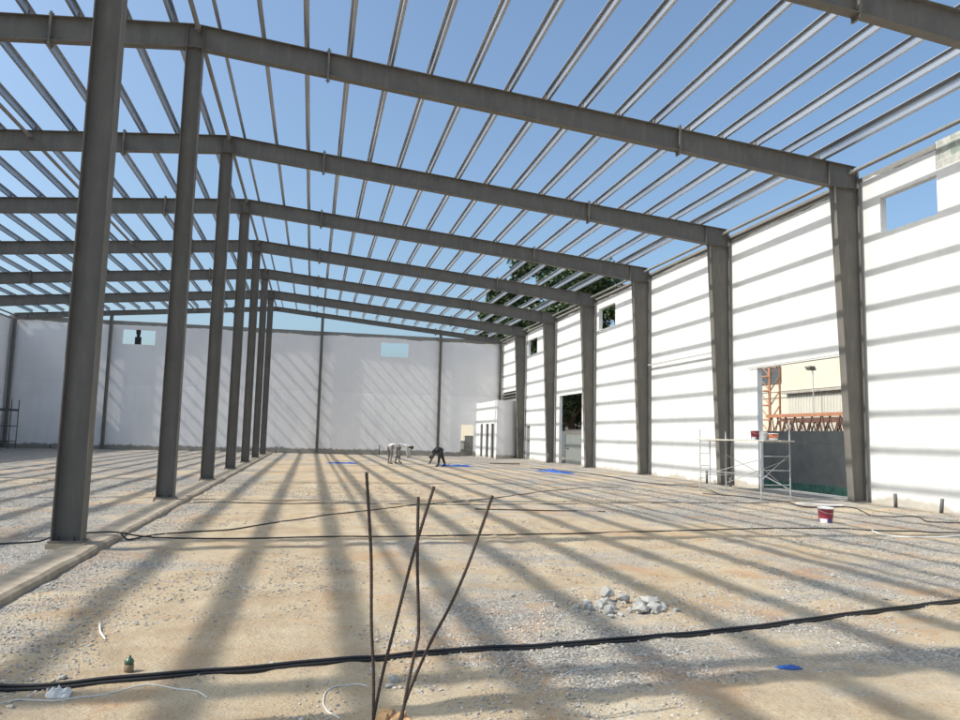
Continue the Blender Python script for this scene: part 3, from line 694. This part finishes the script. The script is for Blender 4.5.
# ------------------------------------------------------------------ scaffolds
def scaffold():
    t = thing('scaffold', 'low silver tube scaffold with a plank deck in front of the gateway', 'scaffold', (0, 0, 0))
    x0, x1, y0, y1 = 16.32, 17.30, 19.85, 23.40
    post = {}
    for (x, y, zt) in ((x0, y1, 2.0), (x1, y1, 1.95), (x0, y0, 2.05), (x1, y0, 2.3), (x0+.36, y1-.02, 1.62)):
        m = MB(); z = gz(x, y); m.tube([(x, y, z), (x, y, zt)], .019, 8); m.box((x-.06, y-.06, z), (x+.06, y+.06, z+.012)); m.build('post', M['silver'], t)
    for y in (y0, y1):
        for k, z in enumerate((.35, .78, 1.2, 1.62)):
            m = MB(); xe = x0+.36 if y == y1 else x1
            m.tube([(x0, y, z), (xe if k < 3 else x1, y, z)], .012, 8); m.build('rung', M['silver'], t)
    for a, b in (((x0-.02, y0, 1.1), (x0-.02, y1, .42)), ((x1+.02, y0, .2), (x1+.02, y1, 1.15)), ((x1+.04, y0, 1.15), (x1+.04, y1, .2)), ((x0-.03, y0, .62), (x0-.03, y1, .62)), ((x0, y0+.03, .9), (x1, y0+.03, .15)), ((x0, y0+.05, .45), (x1, y0+.05, 1.25)), ((x0, y1-.3, .48), (x1, y1-.3, .48))):
        m = MB(); m.tube([a, b], .010, 7); m.build('brace', M['silver'], t)
    for k in range(4):
        m = MB(); xa = x0-.05+k*.27; m.box((xa, y0-.25+.05*(k % 2), 1.645), (xa+.25, y1+.28-.04*k, 1.685)); m.build('plank', M['board'], t)
scaffold()
bucket((16.6, 20.55, 1.686), 'red and white paint bucket on the left of the scaffold deck', .14, .30)
bucket((16.62, 20.15, 1.686), 'white paint bucket in the middle of the scaffold deck', .12, .24, 'bwhite')
bucket((16.75, 19.85, 1.686), 'short orange bucket on the right end of the scaffold deck', .15, .20, 'borange')
t = thing('scaffold', 'dark thin scaffold frame at the left edge before the end wall', 'scaffold', (0, 0, 0))
for x in (-19.0+.45, -17.05):
    for y in (57.0, 58.3):
        m = MB(); m.tube([(x, y, -.07), (x, y, 3.35)], .035, 8); m.build('post', M['dsteel'], t)
for y in (57.0, 58.3):
    for z in (.45, 1.5, 2.6):
        m = MB(); m.tube([(-18.55, y, z), (-17.05, y, z)], .03 if z < 2 else .045, 8); m.build('rail', M['dsteel'], t)
m = MB(); m.box((-18.55, 57.0, 2.65), (-17.0, 58.3, 2.7)); m.build('deck', M['dsteel'], t)
# low trestle stool at far left of row handled above

# ------------------------------------------------------------------ beyond the openings
fl_ = thing('hoarding', 'dark grey boundary screen with green foot outside the gateway', 'hoarding', (23.0, 27, -.36))
m = MB(); m.box((0, -10.5, -.1), (.12, 9, 2.0)); m.build('panel', M['darkw'], fl_)
m = MB(); m.box((-.01, -10.5, 2.003), (.14, 9, 2.48)); 
m.build('top_band', M['darkw'], fl_)
m = MB(); m.box((-.035, -10.5, -.02), (-.003, 9, .34)); m.build('green_plinth', M['green'], fl_)
m = MB(); m.box((XR+.002, 19.0, -.38), (19.6, 23.68, -.01)); tag(m.build('concrete_apron', M['cement']), 'pale concrete apron slab in the gateway threshold', 'slab')

def truss(x, y0, y1, zb, zt, mat, label, seed):
    t = thing('steel_truss', label, 'truss', (x, y0, 0), 'painted roof trusses stacked outside')
    rn = random.Random(seed); Lh = y1-y0
    m = MB(); m.bar((0, 0, zt), (0, Lh, zt), .14, .16); m.build('top_chord', mat, t)
    m = MB(); m.bar((0, 0, zb), (0, Lh, zb), .1, .1); m.build('bottom_chord', M['rusty'], t)
    n = int(Lh/rn.uniform(.6, .9)); m = MB()
    for k in range(n):
        a, b = Lh*k/n, Lh*(k+1)/n
        m.bar((0, a, zb+.05), (0, (a+b)/2+rn.uniform(-.12, .12), zt-.08), .045, .045); m.bar((0, (a+b)/2, zt-.08), (0, b, zb+.05), .045, .045)
    m.build('lattice', M['rusty'], t)
    for yy in (.5, Lh-.6):
        m = MB(); m.box((-.12, yy, -.1), (.12, yy+.25, zb-.055)); m.build('support_block', M['dark'], t)
truss(26.2, 22.0, 34.2, 1.9, 2.97, M['orange'], 'orange painted steel truss in front of the stack outside the gateway', 1)
truss(26.8, 21.5, 33.6, 1.75, 2.72, M['rusty'], 'dark rusty steel truss in the middle of the outdoor stack', 2)
truss(27.4, 22.0, 34.8, 1.8, 2.82, M['rusty'], 'dark rusty steel truss at the rear of the outdoor stack', 3)
truss(28.0, 21.8, 33.5, 1.7, 2.75, M['orange'], 'orange steel truss hidden deepest in the outdoor stack', 4)
t = thing('lattice_mast', 'upright orange lattice mast seen at the left of the gateway', 'mast', (27.0, 35.1, 0))
for dx, dy in ((0, 0), (0, .95), (.6, 0), (.6, .95)):
    m = MB(); m.bar((dx, dy, -.1), (dx, dy, 5.9), .075, .075); m.build('chord', M['orange'], t)
m = MB()
for k in range(7):
    z = .5+k*.78
    m.bar((0, .05, z), (0, .9, z), .06, .06); m.bar((0, .05, z), (0, .9, z+.72), .035, .035); m.bar((.05, 0, z), (.55, 0, z+.72), .05, .05); m.bar((.05, .95, z), (.55, .95, z), .05, .05)
m.build('lacing', M['orange'], t)
t = thing('factory_building', 'cream factory building with a dark window seen through the gateway', 'building', (36, 40, 0))
m = MB(); m.box((0, -22, -.2), (14, 12, 8.6)); m.build('wall', M['cream'], t)
m = MB(); m.box((-.06, -22.1, 4.86), (0, 12.1, 4.98)); m.box((-.05, -22.1, 5.3), (0, 12.1, 5.36)); m.build('trim_band', M['rib'], t)
w_ = MB(); w_.box((-.05, 7.0, 5.95), (-.004, 9.3, 7.1)); wo = w_.build('window', M['window'], t)
m = MB()
for z in (5.92, 7.08): m.box((-.09, 6.95, z), (-.051, 9.35, z+.05))
for yy in (6.95, 8.12, 9.3): m.box((-.09, yy, 5.975), (-.052, yy+.05, 7.075))
m.build('frame', M['steel'], wo)
t = thing('sheet_shed', 'low cream ribbed sheet shed in front of the factory building', 'shed', (31, 30, 0))
m = MB(); m.box((0, -14, -.2), (4, 9.3, 4.54)); m.build('wall', M['rib'], t)
m = MB()
for k in range(92): m.box((-.018, -13.95+k*.252, 0), (-.003, -13.95+k*.252+.1, 4.5))
m.build('ribs', M['rib'], t)
m = MB(); m.box((-.25, -14.2, 4.543), (4.3, 9.5, 4.64)); m.build('roof', M['cement'], t)
t = thing('flood_light', 'grey floodlight on a short pole above the ribbed shed', 'lamp', (30.4, 36.1, 4.1))
m = MB(); m.tube([(0, 0, -4.1), (0, 0, 1.6)], .03, 8); m.build('pole', M['silver'], t)
m = MB(); m.box((-.25, -.1, 1.603), (.15, .22, 1.70)); m.box((-.3, -.16, 1.703), (.05, .28, 1.82)); m.build('lamp_head', M['steel'], t)
# door and yard wall beyond the second opening
t = thing('yard_wall', 'low white yard wall outside the tall door opening', 'wall', (29.5, 75, 0))
m = MB(); m.box((0, -18, -.2), (.2, 20, 3.25)); m.build('wall_body', M['outer'], t)
t = thing('steel_door', 'plain grey sheet steel door standing in the tall opening', 'door', (XR+.32, 42.2, 0))
m = MB(); m.box((0, .02, -.05), (.05, 3.0, 1.85)); lf = m.build('door_leaf', M['gdoor'], t)
m = MB(); m.box((-.06, 2.45, .93), (-.003, 2.75, .97)); m.build('handle', M['dark'], lf)
m = MB(); m.box((-.02, .0, 1.853), (.08, 3.04, 2.15)); m.build('door_head', M['steel'], t)
for yy in (-.1, 3.045):
    m = MB(); m.box((-.02, yy, -.05), (.08, yy+.09, 2.15)); m.build('door_post', M['steel'], t)
# dark backing boards: narrow side door, black board painting the dark inside the ledge opening
m = MB(); m.box((XR+.1, 52.16, -.1), (XR+.14, 53.09, 2.41)); tag(m.build('side_door', M['gdoor']), 'narrow dark grey door between the two farthest right columns', 'door')
m = MB(); m.box((XR+.12, 55.92, 4.63), (XR+.16, 60.08, 5.24)); tag(m.build('window_dark_backing', M['dark']), 'dark strip window above the corner room', 'window')
# behind the end wall door
t = thing('cream_house', 'cream sunlit house wall seen through the small end wall doorway', 'building', (14.5, 76, 0), rz=R(-35))
m = MB(); m.box((-6, 0, -.2), (8, 6, 6)); m.build('wall', M['cream'], t)
m = MB(); m.box((-6.2, -.2, 6.003), (8.2, 6.2, 6.2)); m.build('roof', M['cement'], t)
t = thing('block_stack', 'dark stack of blocks just outside the end wall doorway', 'stack', (16.2, 62.2, 0))
m = MB(); m.box((-1.1, 0, -.1), (-.2, .8, 1.15)); m.box((-.18, .1, -.1), (.9, .8, 1.6)); m.build('lower_blocks', M['cement'], t)
m = MB(); m.box((-1.0, -.1, .45), (-.3, -.003, .95)); m.build('pale_bag', M['plastic'], t)

# ------------------------------------------------------------------ trees
def tree(loc, h, rad, label, seed, nleaf=9000):
    rn = random.Random(seed)
    t = thing('tree', label, 'tree', loc, 'trees outside the right wall')
    m = MB(); m.tube(spline([Vector((0, 0, -.3)), Vector((.1, .1, h*.2)), Vector((-.1, .25, h*.4)), Vector((.2, .1, h*.6))], 5), [max(.1, .42-.018*i) for i in range(16)], 9)
    limbs = []
    for k in range(11):
        a = k*2.4+rn.uniform(-.3, .3); z0 = h*rn.uniform(.25, .58); L_ = rad*rn.uniform(.55, .95)
        p0 = Vector((0, .2, z0)); p2 = Vector((math.cos(a)*L_, math.sin(a)*L_*1.2, z0+h*rn.uniform(.1, .36))); p1 = (p0+p2)/2+Vector((0, 0, h*.05))
        S_ = spline([p0, p1, p2], 5); m.tube(S_, [.17-.012*i for i in range(len(S_))], 6); limbs.append(p2); limbs.append(p1)
    m.build('trunk', M['bark'], t)
    clumps = []
    for k in range(115):
        a = rn.uniform(0, 6.28); e = math.asin(rn.uniform(-.75, 1)); rr = rn.uniform(.45, 1)**.6
        c = Vector((math.cos(a)*math.cos(e)*rad*rr, math.sin(a)*math.cos(e)*rad*1.25*rr, h*.62+math.sin(e)*h*.38*rr)); clumps.append((c, rn.uniform(.5, 1.35)))
    for p in limbs: clumps.append((p, rn.uniform(.8, 1.2)))
    for k in range(16):
        a = rn.uniform(0, 6.28); q = rn.uniform(.3, 1); clumps.append((Vector((math.cos(a)*rad*q, math.sin(a)*rad*1.2*q, rn.uniform(.24, .42)*h)), rn.uniform(.5, 1.0)))
    m = MB()
    for i in range(nleaf):
        c, r = rn.choice(clumps); d = Vector((rn.gauss(0, 1), rn.gauss(0, 1), rn.gauss(0, .7))); d = d.normalized()*r*rn.random()**.45
        p = c+d; s = rn.uniform(.13, .28)
        u = Vector((rn.uniform(-1, 1), rn.uniform(-1, 1), rn.uniform(-.6, .6))).normalized(); w = u.cross(Vector((rn.uniform(-1, 1), rn.uniform(-1, 1), rn.uniform(-1, 1)))).normalized()
        m.add([p-u*s, p+w*s*.45, p+u*s, p-w*s*.45], [(0, 1, 2, 3)])
    me = m.build('crown', M['leaf'], t)
    return t
tree((26.6, 61.8, 0), 17.2, 5.8, 'leafy green tree above the wall, right part of the greenery', 3, 62000)
tree((26.6, 65.0, 0), 9.8, 3.9, 'low leafy tree seen through the tall door opening', 21, 20000)
tree((26.0, 73.5, 0), 20.5, 6.2, 'leafy green tree above the wall, left and farther part of the greenery', 8, 60000)

# ------------------------------------------------------------------ workers
def person(label, loc, J, colors, hair_at, hands, rz=0):
    """J: joints {name: (pos, radius)}, connected by BONES; z up, facing +x"""
    order = list(J); me = bpy.data.meshes.new('person')
    bones = [('pel', 'belly'), ('belly', 'chest'), ('chest', 'neck'), ('neck', 'head'), ('head', 'crown')]
    for s in 'lr': bones += [('pel', 'hip'+s), ('hip'+s, 'knee'+s), ('knee'+s, 'ank'+s), ('ank'+s, 'toe'+s), ('chest', 'sh'+s), ('sh'+s, 'el'+s), ('el'+s, 'wr'+s)]
    me.from_pydata([J[k][0] for k in order], [(order.index(a), order.index(b)) for a, b in bones], [])
    o = bpy.data.objects.new('person', me); COL.objects.link(o)
    sk = o.modifiers.new('s', 'SKIN'); 
    for i, k in enumerate(order):
        r = J[k][1]; me.skin_vertices[0].data[i].radius = (r, r) if isinstance(r, float) else r
    me.skin_vertices[0].data[order.index('pel')].use_root = True
    sub = o.modifiers.new('u', 'SUBSURF'); sub.levels = 2; sub.render_levels = 2
    dg = bpy.context.evaluated_depsgraph_get(); nm = bpy.data.meshes.new_from_object(o.evaluated_get(dg))
    bpy.data.objects.remove(o)
    bm = bmesh.new(); bm.from_mesh(nm)
    for s in 'lr':                                    # palm and five fingers
        wr = Vector(J['wr'+s][0]); d = (wr-Vector(J['el'+s][0])).normalized(); side = d.cross(Vector((0, 1, 0))).normalized(); fw = side.cross(d)
        mb = MB(); pc = wr+d*.085
        mb.tube([wr-d*.01, wr+d*.04, pc], [.024, .034, .036], 8)
        for q in range(4):
            base = pc+fw*(q-1.5)*.019; L_ = (.066, .078, .072, .056)[q]
            mb.tube([base-d*.01, base+d*L_*.5+side*.006, base+d*L_*.9+side*.022], [.0095, .009, .007], 6)
        tb = wr+d*.035-fw*.03; mb.tube([tb, tb-fw*.022+d*.03, tb-fw*.026+d*.06+side*.012], [.012, .010, .008], 6)
        vs = [bm.verts.new(v) for v in mb.v]
        for f in mb.f:
            fc = bm.faces.new([vs[i] for i in f])
    bm.to_mesh(nm); bm.free()
    for c in colors['mats']: nm.materials.append(c)
    def seg(p, a, b):
        a, b = Vector(a), Vector(b); t = max(0, min(1, (p-a).dot(b-a)/max(1e-9, (b-a).length_squared))); return (p-(a+(b-a)*t)).length
    zone = {('pel', 'belly'): 0, ('belly', 'chest'): 0, ('chest', 'neck'): 0, ('neck', 'head'): 2, ('head', 'crown'): 2}
    for s in 'lr': zone.update({('pel', 'hip'+s): 1, ('hip'+s, 'knee'+s): 1, ('knee'+s, 'ank'+s): 1, ('ank'+s, 'toe'+s): 3, ('chest', 'sh'+s): 0, ('sh'+s, 'el'+s): 0, ('el'+s, 'wr'+s): 2 if colors['short'] else 0})
    for p in nm.polygons:
        c = p.center; best = min(zone, key=lambda k: seg(c, J[k[0]][0], J[k[1]][0])); p.material_index = zone[best]
        for s in 'lr':
            if (c-Vector(J['wr'+s][0])).dot((Vector(J['wr'+s][0])-Vector(J['el'+s][0])).normalized()) > 0 and (c-Vector(J['wr'+s][0])).length < .2: p.material_index = 2
    nm.polygons.foreach_set('use_smooth', [True]*len(nm.polygons))
    ob = bpy.data.objects.new('person', nm); COL.objects.link(ob); ob.location = loc; ob.rotation_euler.z = rz
    tag(ob, label, 'person', 'workers bending over the floor')
    # hair cap, ears, nose and eyes on the head axis
    n_, h_, c_ = Vector(J['neck'][0]), Vector(J['head'][0]), Vector(J['crown'][0]); up = (c_-n_).normalized(); face = Vector(hands).normalized(); face = (face-up*face.dot(up)).normalized(); sd = up.cross(face)
    mid = (h_*.45+c_*.55)
    m = MB(); v = []; f = []; nu, nv = 16, 8
    for j in range(nv+1):
        e = math.pi/2*(1-j/nv*1.25)
        for i in range(nu):
            a = 2*math.pi*i/nu; dv = face*math.cos(a)*math.cos(e)+sd*math.sin(a)*math.cos(e)+up*math.sin(e)
            lim = 1 if not (math.cos(a) > .45 and e < .35) else .82
            v.append(mid+up*.01-face*.008+Vector((dv.x, dv.y, dv.z))*.112*lim*(1+.05*noise.noise(dv*5)))
    for j in range(nv):
        for i in range(nu): f.append((j*nu+i, j*nu+(i+1) % nu, (j+1)*nu+(i+1) % nu, (j+1)*nu+i))
    m.add(v, f); m.build('hair', M['hair'], ob, smooth=True)
    m = MB(); q = h_*.75+c_*.25
    m.tube([q+face*.085+up*.03, q+face*.115-up*.0], [.008, .016], 6); m.build('nose', M['skin'], ob)
    for sgn in (-1, 1):
        m = MB(); e_ = mid+face*.09+sd*.034*sgn-up*.02
        for pp in IV: m.v.append(tuple(e_+pp*.012))
        m.f = list(IF); m.m = [0]*len(IF); m.build('eye', M['dark'], ob)
        m = MB(); m.v = [tuple(q+sd*.1*sgn+up*(p.z*.03)+face*(p.x*.018)+sd*(p.y*.01)) for p in IV]; m.f = list(IF); m.m = [0]*len(IF); m.build('ear', M['skin'], ob)
    return ob
def bend_pose(spread=.16, step=.0, hipz=.93, reach=.55, drop=.45, handz=.12, hx=None):
    p = {}
    p['pel'] = ((0, 0, hipz), .15); p['belly'] = ((.2, 0, hipz+.06), .14); p['chest'] = ((.43, 0, hipz+.02), (.17, .15)); p['neck'] = ((.60, 0, hipz-.03), .06)
    p['head'] = ((.71, 0, hipz-.06), .085); p['crown'] = ((.82, 0, hipz-.10), .075)
    for s, y in (('l', 1), ('r', -1)):
        st = step*(1 if s == 'l' else -1)
        p['hip'+s] = ((.0, y*.11, hipz-.05), .105); p['knee'+s] = ((.05+st*.5, y*(.11+spread)*.8, hipz*.52), .07); p['ank'+s] = ((-.03+st, y*(.10+spread), .09), .045); p['toe'+s] = ((.15+st, y*(.12+spread), .035), .038)
        p['sh'+s] = ((.48, y*.17, hipz-.02), .065); p['el'+s] = ((.55+.05*y, y*.22, hipz-.30), .045); p['wr'+s] = ((.62+(hx or 0)+.05*y, y*.15, max(handz, hipz-.56)), .03)
    return p
def stoop_pose():
    p = dict(pel=((0, 0, .98), .19), belly=((.17, 0, .98), .19), chest=((.36, 0, .86), (.22, .21)), neck=((.47, 0, .70), .065), head=((.53, 0, .60), .09), crown=((.57, 0, .50), .08))
    for s, y in (('l', 1), ('r', -1)):
        st = .27*y
        p['hip'+s] = ((0, y*.12, .92), .12); p['knee'+s] = ((.0+st*.6, y*.2, .50), .085); p['ank'+s] = ((-.06+st, y*.22, .09), .055); p['toe'+s] = ((.12+st, y*.24, .035), .042)
        p['sh'+s] = ((.40, y*.19, .80), .075); p['el'+s] = ((.50+.05*y, y*.22, .50), .055); p['wr'+s] = ((.60+.07*y, y*.16, .26), .036)
    return p
white_c = dict(mats=[M['shirt'], M['trou'], M['skin'], M['shoe']], short=False)
dark_c = dict(mats=[M['black'], M['black'], M['skin'], M['shoe']], short=False)
person('worker in white shirt and grey trousers bending at left, head lowered', (7.62, 42.6, gz(7.6, 42.6)), bend_pose(.1, .12, 1.02), white_c, None, (0, 0, -1), rz=R(40))
person('worker in white shirt with dark hair leaning right over the floor', (8.12, 42.9, gz(8.1, 42.9)), bend_pose(.08, .1, 1.03), white_c, None, (.2, 0, -1), rz=R(-12))
person('worker in dark clothes bending down beside the rumpled blue tarp', (10.12, 39.9, gz(10.1, 39.9)), stoop_pose(), dark_c, None, (-.1, 0, -1), rz=R(188))

# ------------------------------------------------------------------ camera
cam_d = bpy.data.cameras.new('camera'); cam = bpy.data.objects.new('camera', cam_d); COL.objects.link(cam)
rt = Vector((0.97489188, -0.22137067, 0.02410071)); up = Vector((-0.04599551, -0.0942895, 0.99448173)); fw = Vector((0.21787664, 0.97062069, 0.10210412))
mw = Matrix((rt, up, -fw)).transposed().to_4x4(); mw.translation = (3.2017, 0, 1.6); cam.matrix_world = mw
cam_d.sensor_width = 36; cam_d.lens = 739.46/960*36; cam_d.clip_start = .05; cam_d.clip_end = 5000
S.camera = cam

# ------------------------------------------------------------------ light
d = Vector((1.0, .094, -1.055)).normalized()
sd_ = bpy.data.lights.new('sun', 'SUN'); sd_.energy = 3.1; sd_.angle = R(.55); sd_.color = (1, .955, .88)
sun = bpy.data.objects.new('sun', sd_); COL.objects.link(sun); sun.rotation_euler = d.to_track_quat('-Z', 'Y').to_euler(); sun.location = (0, 0, 30)
el = math.asin(-d.z); az = math.atan2(-d.x, -d.y)             # azimuth from +y towards +x
w = bpy.data.worlds.new('World'); S.world = w; w.use_nodes = True; nt = w.node_tree
sky = nt.nodes.new('ShaderNodeTexSky'); sky.sky_type = 'NISHITA'; sky.sun_disc = False
sky.sun_elevation = el; sky.sun_rotation = az; sky.altitude = 0; sky.air_density = 1.0; sky.dust_density = 4.2; sky.ozone_density = 1.6
bg = nt.nodes['Background']; bg.inputs[1].default_value = .15; L(nt, mix(nt, 1.0, sky.outputs[0], (.85, .97, 1.0), 'MULTIPLY'), bg.inputs[0])
S.view_settings.view_transform = 'Standard'; S.view_settings.look = 'None'; S.view_settings.gamma = 1; S.view_settings.use_curve_mapping = False
S.view_settings.exposure = .56
S.render.engine = 'CYCLES'; S.cycles.max_bounces = 6; S.cycles.diffuse_bounces = 4; S.cycles.use_denoising = True
